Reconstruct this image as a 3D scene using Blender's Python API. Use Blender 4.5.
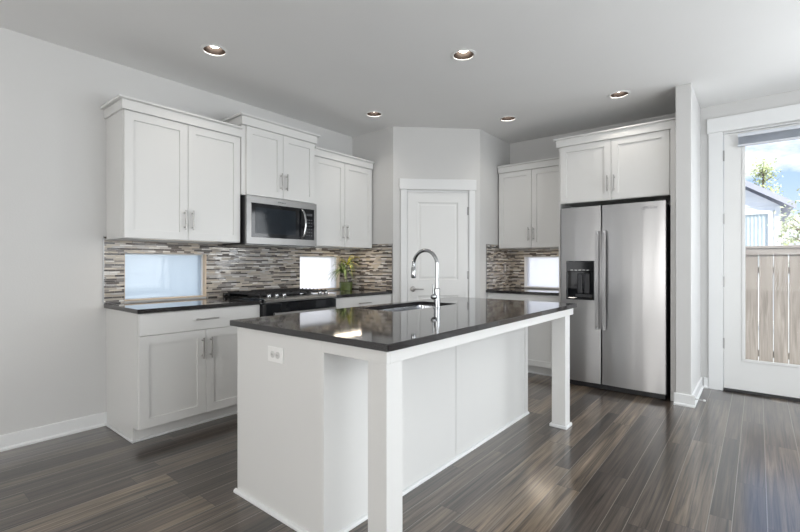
import bpy, bmesh, math, random
from mathutils import Vector, Matrix
random.seed(7)
for o in list(bpy.data.objects): bpy.data.objects.remove(o)
SC = bpy.context.scene
COL = SC.collection
PI = math.pi

# ---------------------------------------------------------------- camera
cam_d = bpy.data.cameras.new('camera'); cam = bpy.data.objects.new('camera', cam_d); COL.objects.link(cam)
cam.location = (3.813, -1.133, 1.213); cam.rotation_euler = (PI/2, 0, 0.687)
cam_d.sensor_width = 36; cam_d.lens = 437.1/800*36
cam_d.shift_x = 0.5/800; cam_d.shift_y = -1.7/800
cam_d.clip_start = 0.05; cam_d.clip_end = 300
SC.camera = cam

# ---------------------------------------------------------------- exposure, sky, sun, added window daylight
SC.view_settings.view_transform = 'Standard'; SC.view_settings.look = 'None'
SC.view_settings.exposure = 0.10; SC.view_settings.gamma = 1.0; SC.view_settings.use_curve_mapping = False

def make_world():
    w = bpy.data.worlds.new('sky'); SC.world = w; w.use_nodes = True
    nt = w.node_tree; N = nt.nodes; L = nt.links; N.clear()
    out = N.new('ShaderNodeOutputWorld'); bg = N.new('ShaderNodeBackground')
    tc = N.new('ShaderNodeTexCoord'); sep = N.new('ShaderNodeSeparateXYZ')
    L.new(tc.outputs['Generated'], sep.inputs[0])
    grad = N.new('ShaderNodeValToRGB'); L.new(sep.outputs['Z'], grad.inputs[0])
    e = grad.color_ramp.elements
    e[0].position = 0.0; e[0].color = (0.66, 0.76, 0.93, 1)
    e[1].position = 0.6; e[1].color = (0.20, 0.38, 0.78, 1)
    m = e.new(0.22); m.color = (0.30, 0.46, 0.84, 1)
    mp = N.new('ShaderNodeMapping'); mp.inputs['Scale'].default_value = (1, 1, 2.4)
    L.new(tc.outputs['Generated'], mp.inputs[0])
    nz = N.new('ShaderNodeTexNoise'); nz.inputs['Scale'].default_value = 6.5; nz.inputs['Detail'].default_value = 8
    nz.inputs['Roughness'].default_value = 0.58
    L.new(mp.outputs[0], nz.inputs['Vector'])
    cr = N.new('ShaderNodeValToRGB'); L.new(nz.outputs['Fac'], cr.inputs[0])
    cr.color_ramp.elements[0].position = 0.44; cr.color_ramp.elements[1].position = 0.60
    mix = N.new('ShaderNodeMixRGB'); mix.inputs['Color2'].default_value = (0.88, 0.89, .93, 1)
    L.new(cr.outputs[0], mix.inputs['Fac']); L.new(grad.outputs[0], mix.inputs['Color1'])
    L.new(mix.outputs[0], bg.inputs['Color']); bg.inputs['Strength'].default_value = 1.35
    L.new(bg.outputs[0], out.inputs[0])
make_world()

sd = bpy.data.lights.new('sun', 'SUN'); sun = bpy.data.objects.new('sun', sd); COL.objects.link(sun)
sd.energy = 6.0; sd.angle = math.radians(3); sd.color = (1, 0.96, 0.9)
sun.rotation_euler = Vector((-.55, .40, -.73)).to_track_quat('-Z', 'Y').to_euler()

def area(name, loc, target, sx, sy, power, color=(1, 1, 1), spread=PI):
    d = bpy.data.lights.new(name, 'AREA'); d.shape = 'RECTANGLE'; d.size = sx; d.size_y = sy
    d.energy = power; d.color = color; d.spread = spread
    o = bpy.data.objects.new(name, d); COL.objects.link(o); o.location = loc
    v = Vector(target)-Vector(loc); o.rotation_euler = v.to_track_quat('-Z', 'Y').to_euler()
    return o
# lamps added inside the room, in front of unseen windows, to light it
area('window_daylight_right', (6.16, 1.0, 1.30), (5, 1.0, 1.45), 4.2, 2.0, 112, (0.93, 0.97, 1.0))
area('window_daylight_front', (3.2, -4.85, 1.45), (2.5, -3, 2.5), 4.0, 1.9, 175, (1.0, 0.98, 0.95))
area('window_daylight_side', (0.16, -3.6, 1.45), (2, -3.6, 1.45), 1.6, 1.5, 20, (0.97, 0.98, 1.0))

area('window_daylight_back', (5.30, 4.04, 1.25), (5.0, 2.5, .8), 1.2, 2.1, 75, (0.93, 0.97, 1.0))  # lamp added at an unseen back window for glare on the floor

# ---------------------------------------------------------------- materials
def mat(name, color=(.8, .8, .8), rough=.5, metal=0., spec=.5, coat=0., **kw):
    m = bpy.data.materials.new(name); m.use_nodes = True
    b = m.node_tree.nodes['Principled BSDF']
    b.inputs['Base Color'].default_value = (*color, 1); b.inputs['Roughness'].default_value = rough
    b.inputs['Metallic'].default_value = metal; b.inputs['Specular IOR Level'].default_value = spec
    b.inputs['Coat Weight'].default_value = coat
    for k, v in kw.items(): b.inputs[k].default_value = v
    return m
def nodes(m): return m.node_tree.nodes, m.node_tree.links, m.node_tree.nodes['Principled BSDF']
def noise_var(m, scale=3., amt=.04, bump=0., bscale=60., coord='Object'):
    """soft colour variation and a little surface relief"""
    N, L, b = nodes(m)
    tc = N.new('ShaderNodeTexCoord'); nz = N.new('ShaderNodeTexNoise'); nz.inputs['Scale'].default_value = scale
    nz.inputs['Detail'].default_value = 4
    L.new(tc.outputs[coord], nz.inputs['Vector'])
    c = b.inputs['Base Color'].default_value[:3]
    r = N.new('ShaderNodeValToRGB'); L.new(nz.outputs['Fac'], r.inputs[0])
    r.color_ramp.elements[0].position = .3; r.color_ramp.elements[1].position = .7
    r.color_ramp.elements[0].color = (*[x*(1-amt) for x in c], 1)
    r.color_ramp.elements[1].color = (*[min(1, x*(1+amt)) for x in c], 1)
    L.new(r.outputs[0], b.inputs['Base Color'])
    if bump:
        n2 = N.new('ShaderNodeTexNoise'); n2.inputs['Scale'].default_value = bscale; n2.inputs['Detail'].default_value = 3
        L.new(tc.outputs[coord], n2.inputs['Vector'])
        bp = N.new('ShaderNodeBump'); bp.inputs['Strength'].default_value = bump; bp.inputs['Distance'].default_value = .002
        L.new(n2.outputs['Fac'], bp.inputs['Height']); L.new(bp.outputs[0], b.inputs['Normal'])
    return m

M_wall = noise_var(mat('wall_paint', (.59, .59, .585), .75, spec=.3), 1.5, .012, .25, 90)
M_ceil = noise_var(mat('ceiling_paint', (.79, .79, .785), .85, spec=.2), 1.5, .012, .2, 70)
M_trim = noise_var(mat('white_trim_paint', (.72, .73, .735), .35, spec=.4), 2, .01)
M_cab = noise_var(mat('cabinet_paint', (.67, .67, .66), .32, spec=.45), 2, .01)
M_door = noise_var(mat('door_paint', (.72, .725, .72), .38, spec=.4), 2, .01)
M_nickel = noise_var(mat('brushed_nickel', (.40, .39, .38), .30, 1.), 30, .05)
M_chrome = noise_var(mat('chrome', (.42, .43, .44), .10, 1.), 10, .02)
M_black = noise_var(mat('black_plastic', (.012, .012, .014), .35), 8, .15)
M_blackgloss = noise_var(mat('black_glass', (.008, .009, .011), .06, spec=.3), 4, .1)
M_iron = noise_var(mat('cast_iron', (.018, .018, .02), .55), 60, .3, .3, 200)
M_tint = noise_var(mat('tinted_window', (.016, .021, .027), .07, spec=.15), 8, .1)
M_grey = noise_var(mat('grey_plastic', (.16, .16, .17), .4), 8, .08)
M_darkgrey = noise_var(mat('dark_grey_plastic', (.045, .047, .052), .4), 8, .08)
M_outlet = noise_var(mat('outlet_plastic', (.80, .80, .79), .3), 8, .01)
M_outletgrey = noise_var(mat('outlet_socket', (.58, .58, .57), .35), 8, .01)
M_sink = noise_var(mat('sink_steel', (.55, .56, .58), .22, 1.), 20, .04)
M_tan = noise_var(mat('sill_stone', (.55, .45, .34), .45), 14, .08)
M_edge = noise_var(mat('metal_edge', (.35, .35, .35), .35, 1.), 14, .05)
M_vinyl = noise_var(mat('window_vinyl', (.72, .74, .76), .4), 5, .01)

def brushed(name, base, rough, streak, axis):
    m = mat(name, base, rough, 1.)
    N, L, b = nodes(m)
    tc = N.new('ShaderNodeTexCoord'); mp = N.new('ShaderNodeMapping')
    sc = [90, 90, 90]; sc[axis] = 0.6; mp.inputs['Scale'].default_value = sc
    L.new(tc.outputs['Object'], mp.inputs[0])
    nz = N.new('ShaderNodeTexNoise'); nz.inputs['Scale'].default_value = 4; nz.inputs['Detail'].default_value = 5
    L.new(mp.outputs[0], nz.inputs['Vector'])
    mr = N.new('ShaderNodeMapRange'); mr.inputs['To Min'].default_value = rough-streak; mr.inputs['To Max'].default_value = rough+streak
    L.new(nz.outputs['Fac'], mr.inputs['Value']); L.new(mr.outputs[0], b.inputs['Roughness'])
    # gentle dents of the sheet so reflections run as soft vertical bands
    n2 = N.new('ShaderNodeTexNoise'); n2.inputs['Scale'].default_value = 1.0; n2.inputs['Detail'].default_value = 1
    mp2 = N.new('ShaderNodeMapping'); s2 = [5.5, 5.5, 5.5]; s2[axis] = 0.5; mp2.inputs['Scale'].default_value = s2
    L.new(tc.outputs['Object'], mp2.inputs[0]); L.new(mp2.outputs[0], n2.inputs['Vector'])
    bp = N.new('ShaderNodeBump'); bp.inputs['Strength'].default_value = .55; bp.inputs['Distance'].default_value = .01
    L.new(n2.outputs['Fac'], bp.inputs['Height']); L.new(bp.outputs[0], b.inputs['Normal'])
    return m
M_steel = brushed('stainless_steel', (.42, .42, .425), .31, .012, 2)
M_steelh = brushed('stainless_steel_horizontal', (.27, .267, .263), .36, .02, 0)

def math_n(N, L, op, a, b=None, c=None):
    n = N.new('ShaderNodeMath'); n.operation = op
    for i, x in enumerate((a, b, c)):
        if x is None: continue
        if isinstance(x, (int, float)): n.inputs[i].default_value = x
        else: L.new(x, n.inputs[i])
    return n.outputs[0]

def make_floor_mat():
    m = mat('plank_floor', rough=.3); N, L, b = nodes(m)
    F = lambda op, a, b_=None, c=None: math_n(N, L, op, a, b_, c)
    geo = N.new('ShaderNodeNewGeometry'); sep = N.new('ShaderNodeSeparateXYZ'); L.new(geo.outputs['Position'], sep.inputs[0])
    X, Y = sep.outputs['X'], sep.outputs['Y']
    per = .3835
    t = F('DIVIDE', F('SUBTRACT', X, 2.862-10*per), per)
    k = F('FLOOR', t); f = F('MULTIPLY', F('FRACT', t), per)
    s1 = F('GREATER_THAN', f, .090); s2 = F('GREATER_THAN', f, .218)
    row = F('ADD', F('MULTIPLY', k, 3), F('ADD', s1, s2))
    # distance to nearest lengthwise seam
    d0 = F('ABSOLUTE', f); d1 = F('ABSOLUTE', F('SUBTRACT', f, .090)); d2 = F('ABSOLUTE', F('SUBTRACT', f, .218)); d3 = F('ABSOLUTE', F('SUBTRACT', f, per))
    dx = F('MINIMUM', F('MINIMUM', d0, d1), F('MINIMUM', d2, d3))
    wn = N.new('ShaderNodeTexWhiteNoise'); wn.noise_dimensions = '1D'; L.new(row, wn.inputs['W'])
    LEN = 1.22
    ty = F('ADD', F('DIVIDE', Y, LEN), F('MULTIPLY', wn.outputs['Value'], 7.3))
    j = F('FLOOR', ty); fy = F('MULTIPLY', F('FRACT', ty), LEN)
    dy = F('MINIMUM', fy, F('SUBTRACT', LEN, fy))
    cmb = N.new('ShaderNodeCombineXYZ'); L.new(row, cmb.inputs[0]); L.new(j, cmb.inputs[1])
    wc = N.new('ShaderNodeTexWhiteNoise'); wc.noise_dimensions = '2D'; L.new(cmb.outputs[0], wc.inputs['Vector'])
    ramp = N.new('ShaderNodeValToRGB'); L.new(wc.outputs['Value'], ramp.inputs[0])
    ramp.color_ramp.interpolation = 'LINEAR'
    el = ramp.color_ramp.elements
    el[0].position = 0; el[0].color = (.030, .022, .016, 1)
    el[1].position = 1; el[1].color = (.155, .117, .082, 1)
    for p, c in ((.3, (.049, .037, .029)), (.6, (.064, .049, .037)), (.85, (.088, .066, .048))):
        q = el.new(p); q.color = (*c, 1)
    # grain
    off = N.new('ShaderNodeVectorMath'); off.operation = 'MULTIPLY'; L.new(wc.outputs['Color'], off.inputs[0]); off.inputs[1].default_value = (9, 9, 9)
    add = N.new('ShaderNodeVectorMath'); add.operation = 'ADD'; L.new(geo.outputs['Position'], add.inputs[0]); L.new(off.outputs[0], add.inputs[1])
    mp = N.new('ShaderNodeMapping'); mp.inputs['Scale'].default_value = (38, .85, 1); L.new(add.outputs[0], mp.inputs[0])
    nz = N.new('ShaderNodeTexNoise'); nz.inputs['Scale'].default_value = 1.6; nz.inputs['Detail'].default_value = 8; nz.inputs['Roughness'].default_value = .62
    nz.inputs['Distortion'].default_value = .8
    L.new(mp.outputs[0], nz.inputs['Vector'])
    mp2 = N.new('ShaderNodeMapping'); mp2.inputs['Scale'].default_value = (9, 1.2, 1); L.new(add.outputs[0], mp2.inputs[0])
    n2 = N.new('ShaderNodeTexNoise'); n2.inputs['Scale'].default_value = 1.2; n2.inputs['Detail'].default_value = 3
    L.new(mp2.outputs[0], n2.inputs['Vector'])
    g = F('MULTIPLY', F('MAXIMUM', .12, F('ADD', -1.45, F('MULTIPLY', nz.outputs['Fac'], 4.9))), F('ADD', .15, F('MULTIPLY', n2.outputs['Fac'], 1.75)))
    mul = N.new('ShaderNodeVectorMath'); mul.operation = 'SCALE'; L.new(ramp.outputs[0], mul.inputs[0]); L.new(g, mul.inputs['Scale'])
    seam = F('MINIMUM', F('LESS_THAN', F('MINIMUM', dx, 9.), .0016), 1.)
    seam2 = F('LESS_THAN', dy, .0014)
    mx = N.new('ShaderNodeMixRGB'); L.new(seam, mx.inputs['Fac']); L.new(mul.outputs[0], mx.inputs['Color1']); mx.inputs['Color2'].default_value = (.20, .175, .15, 1)  # lengthwise seams coloured pale to paint in the glint on plank bevels
    mx2 = N.new('ShaderNodeMixRGB'); L.new(seam2, mx2.inputs['Fac']); L.new(mx.outputs[0], mx2.inputs['Color1']); mx2.inputs['Color2'].default_value = (.02, .018, .016, 1)
    L.new(mx2.outputs[0], b.inputs['Base Color'])
    rr = N.new('ShaderNodeMapRange'); L.new(nz.outputs['Fac'], rr.inputs['Value']); rr.inputs['To Min'].default_value = .26; rr.inputs['To Max'].default_value = .38
    L.new(rr.outputs[0], b.inputs['Roughness'])
    bp = N.new('ShaderNodeBump'); bp.inputs['Strength'].default_value = .25; bp.inputs['Distance'].default_value = .002
    h = F('SUBTRACT', nz.outputs['Fac'], F('MULTIPLY', F('LESS_THAN', dx, .003), .6))
    L.new(h, bp.inputs['Height']); L.new(bp.outputs[0], b.inputs['Normal'])
    b.inputs['Specular IOR Level'].default_value = .3; b.inputs['Coat Weight'].default_value = 1.; b.inputs['Coat IOR'].default_value = 1.52; b.inputs['Coat Roughness'].default_value = .16
    return m
M_floor = make_floor_mat()

def make_tile_mat():
    """thin mixed glass and stone strips; runs along any vertical wall"""
    m = mat('mosaic_tile', rough=.2); N, L, b = nodes(m)
    F = lambda op, a, b_=None, c=None: math_n(N, L, op, a, b_, c)
    geo = N.new('ShaderNodeNewGeometry'); sep = N.new('ShaderNodeSeparateXYZ'); L.new(geo.outputs['Position'], sep.inputs[0])
    s = F('ADD', sep.outputs['X'], sep.outputs['Y'])
    RH = .0138
    tz = F('DIVIDE', sep.outputs['Z'], RH); r = F('FLOOR', tz); fz = F('FRACT', tz)
    wr = N.new('ShaderNodeTexWhiteNoise'); wr.noise_dimensions = '1D'; L.new(r, wr.inputs['W'])
    wl = N.new('ShaderNodeTexWhiteNoise'); wl.noise_dimensions = '1D'; L.new(F('ADD', r, 57.3), wl.inputs['W'])
    ln = F('ADD', .048, F('MULTIPLY', wl.outputs['Value'], .045))
    ts = F('ADD', F('DIVIDE', s, ln), F('MULTIPLY', wr.outputs['Value'], 11.))
    c = F('FLOOR', ts); fs = F('FRACT', ts)
    cmb = N.new('ShaderNodeCombineXYZ'); L.new(r, cmb.inputs[0]); L.new(c, cmb.inputs[1])
    wc = N.new('ShaderNodeTexWhiteNoise'); wc.noise_dimensions = '2D'; L.new(cmb.outputs[0], wc.inputs['Vector'])
    # every third course is mostly dark glass, the ones between mostly pale stone
    m3 = F('LESS_THAN', F('MODULO', F('ADD', r, 900), 3), .5)
    val = F('ADD', F('MULTIPLY', m3, F('MULTIPLY', wc.outputs['Value'], .42)), F('MULTIPLY', F('SUBTRACT', 1., m3), F('ADD', .26, F('MULTIPLY', wc.outputs['Value'], .74))))
    ramp = N.new('ShaderNodeValToRGB'); ramp.color_ramp.interpolation = 'CONSTANT'; L.new(val, ramp.inputs[0])
    el = ramp.color_ramp.elements
    el[0].position = 0; el[0].color = (.022, .017, .016, 1)
    el[1].position = .90; el[1].color = (.55, .54, .52, 1)
    for p, q in ((.20, (.055, .043, .037)), (.34, (.34, .31, .27)), (.52, (.42, .375, .31)), (.66, (.20, .185, .175)), (.78, (.38, .37, .365))):
        x = el.new(p); x.color = (*q, 1)
    gz = F('MULTIPLY', F('GREATER_THAN', fz, .09), F('LESS_THAN', fz, .93))
    gs = F('GREATER_THAN', F('MULTIPLY', fs, ln), .0016)
    tile = F('MULTIPLY', gz, gs)
    mx = N.new('ShaderNodeMixRGB'); L.new(tile, mx.inputs['Fac']); mx.inputs['Color1'].default_value = (.30, .285, .265, 1); L.new(ramp.outputs[0], mx.inputs['Color2'])
    L.new(mx.outputs[0], b.inputs['Base Color'])
    rr = N.new('ShaderNodeValToRGB'); rr.color_ramp.interpolation = 'CONSTANT'
    wc2 = N.new('ShaderNodeSeparateColor'); L.new(wc.outputs['Color'], wc2.inputs[0]); L.new(wc2.outputs[1], rr.inputs[0])
    rr.color_ramp.elements[0].color = (.10, .10, .10, 1); rr.color_ramp.elements[1].position = .55; rr.color_ramp.elements[1].color = (.38, .38, .38, 1)
    rm = F('ADD', F('MULTIPLY', rr.outputs[0], tile), F('MULTIPLY', F('SUBTRACT', 1., tile), .8))
    L.new(rm, b.inputs['Roughness'])
    bp = N.new('ShaderNodeBump'); bp.inputs['Strength'].default_value = .5; bp.inputs['Distance'].default_value = .0012
    L.new(F('ADD', tile, F('MULTIPLY', wc.outputs['Value'], .6)), bp.inputs['Height']); L.new(bp.outputs[0], b.inputs['Normal'])
    return m
M_tile = make_tile_mat()

def make_counter_mat():
    m = mat('dark_quartz', (.03, .03, .032), .06, spec=.85); N, L, b = nodes(m)
    tc = N.new('ShaderNodeTexCoord'); v = N.new('ShaderNodeTexNoise'); v.inputs['Scale'].default_value = 260; v.inputs['Detail'].default_value = 2
    L.new(tc.outputs['Object'], v.inputs['Vector'])
    r = N.new('ShaderNodeValToRGB'); L.new(v.outputs['Fac'], r.inputs[0])
    r.color_ramp.elements[0].position = .35; r.color_ramp.elements[0].color = (.006, .006, .009, 1)
    r.color_ramp.elements[1].position = .72; r.color_ramp.elements[1].color = (.042, .038, .036, 1)
    L.new(r.outputs[0], b.inputs['Base Color'])
    return m
M_counter = make_counter_mat()

def glass_mat(name, color, rough, alpha_mix=None):
    m = bpy.data.materials.new(name); m.use_nodes = True; nt = m.node_tree; N = nt.nodes; L = nt.links; N.clear()
    out = N.new('ShaderNodeOutputMaterial')
    gl = N.new('ShaderNodeBsdfGlossy'); gl.inputs['Roughness'].default_value = rough; gl.inputs['Color'].default_value = (1, 1, 1, 1)
    tr = N.new('ShaderNodeBsdfTransparent'); tr.inputs['Color'].default_value = (*color, 1)
    fr = N.new('ShaderNodeFresnel'); fr.inputs['IOR'].default_value = 1.12
    mx = N.new('ShaderNodeMixShader'); L.new(fr.outputs[0], mx.inputs[0]); L.new(tr.outputs[0], mx.inputs[1]); L.new(gl.outputs[0], mx.inputs[2])
    L.new(mx.outputs[0], out.inputs[0])
    return m
M_glass = glass_mat('clear_glass', (.97, .985, .98), .02)
def frosted(name, color, fac=.1):
    m = bpy.data.materials.new(name); m.use_nodes = True; nt = m.node_tree; N = nt.nodes; L = nt.links; N.clear()
    out = N.new('ShaderNodeOutputMaterial')
    tl = N.new('ShaderNodeBsdfTranslucent'); tl.inputs['Color'].default_value = (*color, 1)
    rf = N.new('ShaderNodeBsdfRefraction'); rf.inputs['IOR'].default_value = 1.05; rf.inputs['Roughness'].default_value = .8; rf.inputs['Color'].default_value = (*color, 1)
    m1 = N.new('ShaderNodeMixShader'); m1.inputs[0].default_value = .6; L.new(tl.outputs[0], m1.inputs[1]); L.new(rf.outputs[0], m1.inputs[2])
    gl = N.new('ShaderNodeBsdfGlossy'); gl.inputs['Roughness'].default_value = .04
    mx = N.new('ShaderNodeMixShader'); mx.inputs[0].default_value = fac; L.new(m1.outputs[0], mx.inputs[1]); L.new(gl.outputs[0], mx.inputs[2])
    L.new(mx.outputs[0], out.inputs[0]); return m
M_frost = frosted('frosted_glass', (1., 1., 1.), .05)
M_frostblue = frosted('blue_frosted_glass', (.70, .76, .80), .04)

def emis(name, color, strength):
    m = bpy.data.materials.new(name); m.use_nodes = True; N = m.node_tree.nodes; L = m.node_tree.links; N.clear()
    o = N.new('ShaderNodeOutputMaterial'); e = N.new('ShaderNodeEmission'); e.inputs[0].default_value = (*color, 1); e.inputs[1].default_value = strength
    L.new(e.outputs[0], o.inputs[0]); return m
M_bulb = emis('lamp_glow', (1., .93, .84), 14.)
M_led = emis('under_cabinet_led', (1., .86, .70), 1.5)

def wood_mat(name, c1, c2, axis=2):
    m = mat(name, c1, .8); N, L, b = nodes(m)
    tc = N.new('ShaderNodeTexCoord'); mp = N.new('ShaderNodeMapping'); sc = [30, 30, 30]; sc[axis] = 1.5
    mp.inputs['Scale'].default_value = sc; L.new(tc.outputs['Object'], mp.inputs[0])
    nz = N.new('ShaderNodeTexNoise'); nz.inputs['Scale'].default_value = 1; nz.inputs['Detail'].default_value = 7; nz.inputs['Distortion'].default_value = 1.2
    L.new(mp.outputs[0], nz.inputs['Vector'])
    r = N.new('ShaderNodeValToRGB'); L.new(nz.outputs['Fac'], r.inputs[0])
    r.color_ramp.elements[0].position = .3; r.color_ramp.elements[0].color = (*c1, 1)
    r.color_ramp.elements[1].position = .7; r.color_ramp.elements[1].color = (*c2, 1)
    L.new(r.outputs[0], b.inputs['Base Color']); return m
M_fence = wood_mat('weathered_cedar', (.27, .235, .205), (.44, .39, .345))
M_rail = wood_mat('weathered_rail', (.32, .28, .25), (.44, .40, .37), 0)
M_siding = noise_var(mat('white_siding', (.84, .85, .86), .6), 3, .02)
M_shingle = noise_var(mat('roof_shingle', (.48, .48, .54), .8), 20, .15)
M_fascia = noise_var(mat('roof_fascia', (.50, .50, .56), .6), 5, .03)
M_curtain = noise_var(mat('curtain_cloth', (.55, .62, .64), .8), 6, .05)
M_leaf1 = noise_var(mat('tree_leaf', (.50, .55, .28), .6), 5, .25)
M_leaf2 = noise_var(mat('maple_leaf', (.52, .56, .36), .6), 5, .25)
M_bark = noise_var(mat('bark', (.20, .16, .12), .9), 20, .25)
M_conc = noise_var(mat('patio_concrete', (.50, .49, .47), .85), 8, .06, .3, 60)
M_grass = noise_var(mat('lawn', (.16, .22, .09), .9), 12, .25)
M_blind = noise_var(mat('blind_fabric', (.62, .65, .70), .7), 20, .04)
M_pot = noise_var(mat('green_pot', (.085, .115, .030), .35), 40, .2)
M_soil = noise_var(mat('soil', (.05, .035, .025), .95), 60, .3)
M_plant = noise_var(mat('plant_leaf', (.14, .20, .06), .45), 30, .35)
M_plantY = noise_var(mat('yellow_leaf', (.50, .46, .06), .45), 30, .2)

# ---------------------------------------------------------------- mesh helpers
class MB:
    def __init__(s): s.bm = bmesh.new()
    def box(s, x0, x1, y0, y1, z0, z1, bev=0., seg=1):
        r = bmesh.ops.create_cube(s.bm, size=1.)
        vs = r['verts']
        for v in vs:
            v.co = Vector(((x0+x1)/2+v.co.x*(x1-x0), (y0+y1)/2+v.co.y*(y1-y0), (z0+z1)/2+v.co.z*(z1-z0)))
        if bev > 0:
            es = list({e for v in vs for e in v.link_edges})
            bmesh.ops.bevel(s.bm, geom=es, offset=bev, segments=seg, affect='EDGES', profile=.5)
        return s
    def prism(s, pts, axis, a, b):
        """extrude 2D polygon pts; axis 0: pts are (y,z), 1: (x,z), 2: (x,y)"""
        def P(p, t): return [(t, p[0], p[1]), (p[0], t, p[1]), (p[0], p[1], t)][axis]
        A = [s.bm.verts.new(P(p, a)) for p in pts]; B = [s.bm.verts.new(P(p, b)) for p in pts]
        n = len(pts); s.bm.faces.new(A); s.bm.faces.new(B)
        for i in range(n): s.bm.faces.new((A[i], A[(i+1) % n], B[(i+1) % n], B[i]))
        return s
    def lathe(s, prof, c=(0, 0, 0), axis='z', seg=32, caps=True):
        rings = []
        for r, h in prof:
            ring = []
            for i in range(seg):
                a = 2*PI*i/seg; u, v = r*math.cos(a), r*math.sin(a)
                co = {'z': (u, v, h), 'y': (u, h, v), 'x': (h, u, v)}[axis]
                ring.append(s.bm.verts.new((c[0]+co[0], c[1]+co[1], c[2]+co[2])))
            rings.append(ring)
        for k in range(len(rings)-1):
            for i in range(seg):
                s.bm.faces.new((rings[k][i], rings[k][(i+1) % seg], rings[k+1][(i+1) % seg], rings[k+1][i]))
        if caps: s.bm.faces.new(rings[0]); s.bm.faces.new(rings[-1])
        return s
    def cyl(s, c, r, h, axis='z', seg=24): return s.lathe([(r, 0), (r, h)], c, axis, seg)
    def tube(s, pts, r, seg=12, caps=True):
        pts = [Vector(p) for p in pts]; n = len(pts)
        rs = r if isinstance(r, (list, tuple)) else [r]*n
        rings = []; up = None
        for i, p in enumerate(pts):
            t = (pts[min(i+1, n-1)]-pts[max(i-1, 0)]).normalized()
            if up is None:
                up = Vector((0, 0, 1)) if abs(t.z) < .9 else Vector((1, 0, 0))
            a = (up-t*up.dot(t)).normalized(); bb = t.cross(a); up = a
            rings.append([s.bm.verts.new(p+(a*math.cos(2*PI*k/seg)+bb*math.sin(2*PI*k/seg))*rs[i]) for k in range(seg)])
        for k in range(n-1):
            for i in range(seg):
                s.bm.faces.new((rings[k][i], rings[k][(i+1) % seg], rings[k+1][(i+1) % seg], rings[k+1][i]))
        if caps: s.bm.faces.new(rings[0]); s.bm.faces.new(rings[-1])
        return s
    def shaker(s, x0, x1, z0, z1, fr=.062, t=.020, rec=.011, y=0.):
        """five-piece door front; outer face at y - t, back at y"""
        bm = s.bm
        def ring(a0, a1, b0, b1, yy): return [bm.verts.new(q) for q in ((a0, yy, b0), (a1, yy, b0), (a1, yy, b1), (a0, yy, b1))]
        e = .0015
        R = [ring(x0, x1, z0, z1, y), ring(x0, x1, z0, z1, y-t+e), ring(x0+e, x1-e, z0+e, z1-e, y-t),
             ring(x0+fr, x1-fr, z0+fr, z1-fr, y-t), ring(x0+fr+.0015, x1-fr-.0015, z0+fr+.0015, z1-fr-.0015, y-t+rec)]
        for k in range(len(R)-1):
            for i in range(4): bm.faces.new((R[k][i], R[k][(i+1) % 4], R[k+1][(i+1) % 4], R[k+1][i]))
        bm.faces.new(R[-1]); bm.faces.new(R[0])
        return s
    def build(s, name, m, parent=None, smooth=False, loc=None, rz=None):
        bmesh.ops.recalc_face_normals(s.bm, faces=s.bm.faces)
        me = bpy.data.meshes.new(name); s.bm.to_mesh(me); s.bm.free()
        me.materials.append(m)
        if smooth:
            for p in me.polygons: p.use_smooth = True
            try: me.set_sharp_from_angle(angle=math.radians(35))
            except Exception: pass
        o = bpy.data.objects.new(name, me); COL.objects.link(o)
        if parent: o.parent = parent
        if loc: o.location = loc
        if rz: o.rotation_euler = (0, 0, rz)
        return o
def tag(o, label, cat=None, group=None, kind=None):
    if label: o['label'] = label
    if cat: o['category'] = cat
    if group: o['group'] = group
    if kind: o['kind'] = kind
    return o
def struct(o, label=None, cat=None):
    o['kind'] = 'structure'
    if label: o['label'] = label
    if cat: o['category'] = cat
    return o
def thing(name, loc, rz, label, cat, group=None):
    o = bpy.data.objects.new(name, None); COL.objects.link(o); o.location = loc; o.rotation_euler = (0, 0, rz)
    o.empty_display_size = .05
    return tag(o, label, cat, group)

def wall_holes(mb, u0, u1, z0, z1, holes, put, t0, t1):
    """flat wall in (u, z) with rectangular holes, between offsets t0 and t1; put(u, t, z) -> xyz"""
    us = sorted({u0, u1, *[h[0] for h in holes], *[h[1] for h in holes]}); zs = sorted({z0, z1, *[h[2] for h in holes], *[h[3] for h in holes]})
    bm = mb.bm; vc = {}
    def V(i, t, j):
        k = (i, t, j)
        if k not in vc: vc[k] = bm.verts.new(put(us[i], (t0, t1)[t], zs[j]))
        return vc[k]
    def solid(i, j):
        if i < 0 or j < 0 or i >= len(us)-1 or j >= len(zs)-1: return False
        cu, cz = (us[i]+us[i+1])/2, (zs[j]+zs[j+1])/2
        return not any(h[0] < cu < h[1] and h[2] < cz < h[3] for h in holes)
    for i in range(len(us)-1):
        for j in range(len(zs)-1):
            if not solid(i, j): continue
            for t in (0, 1): bm.faces.new((V(i, t, j), V(i+1, t, j), V(i+1, t, j+1), V(i, t, j+1)))
            if not solid(i-1, j): bm.faces.new((V(i, 0, j), V(i, 1, j), V(i, 1, j+1), V(i, 0, j+1)))
            if not solid(i+1, j): bm.faces.new((V(i+1, 0, j), V(i+1, 1, j), V(i+1, 1, j+1), V(i+1, 0, j+1)))
            if not solid(i, j-1): bm.faces.new((V(i, 0, j), V(i+1, 0, j), V(i+1, 1, j), V(i, 1, j)))
            if not solid(i, j+1): bm.faces.new((V(i, 0, j+1), V(i+1, 0, j+1), V(i+1, 1, j+1), V(i, 1, j+1)))
    return mb

# ---------------------------------------------------------------- room shell
H = 2.758; XR = 6.3; YF = -5.0; YB = 4.10; YRET = 2.61
PA = .650; PB = 1.354                       # pantry corner: side wall x, far side wall x
PC = YRET; PD = YRET + (PB-PA)              # diagonal runs (PA,PC) -> (PB,PD)
W1 = (.137, .79, .925, 1.302); W2 = (1.819, 2.40, .925, 1.302); W3 = (1.545, 2.20, .925, 1.308)
WT = .16
struct(MB().box(-.3, XR+.2, YF-.2, YB+.001, -.12, 0).build('floor', M_floor), 'dark mixed width wood plank floor running toward the back wall', 'floor')
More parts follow.
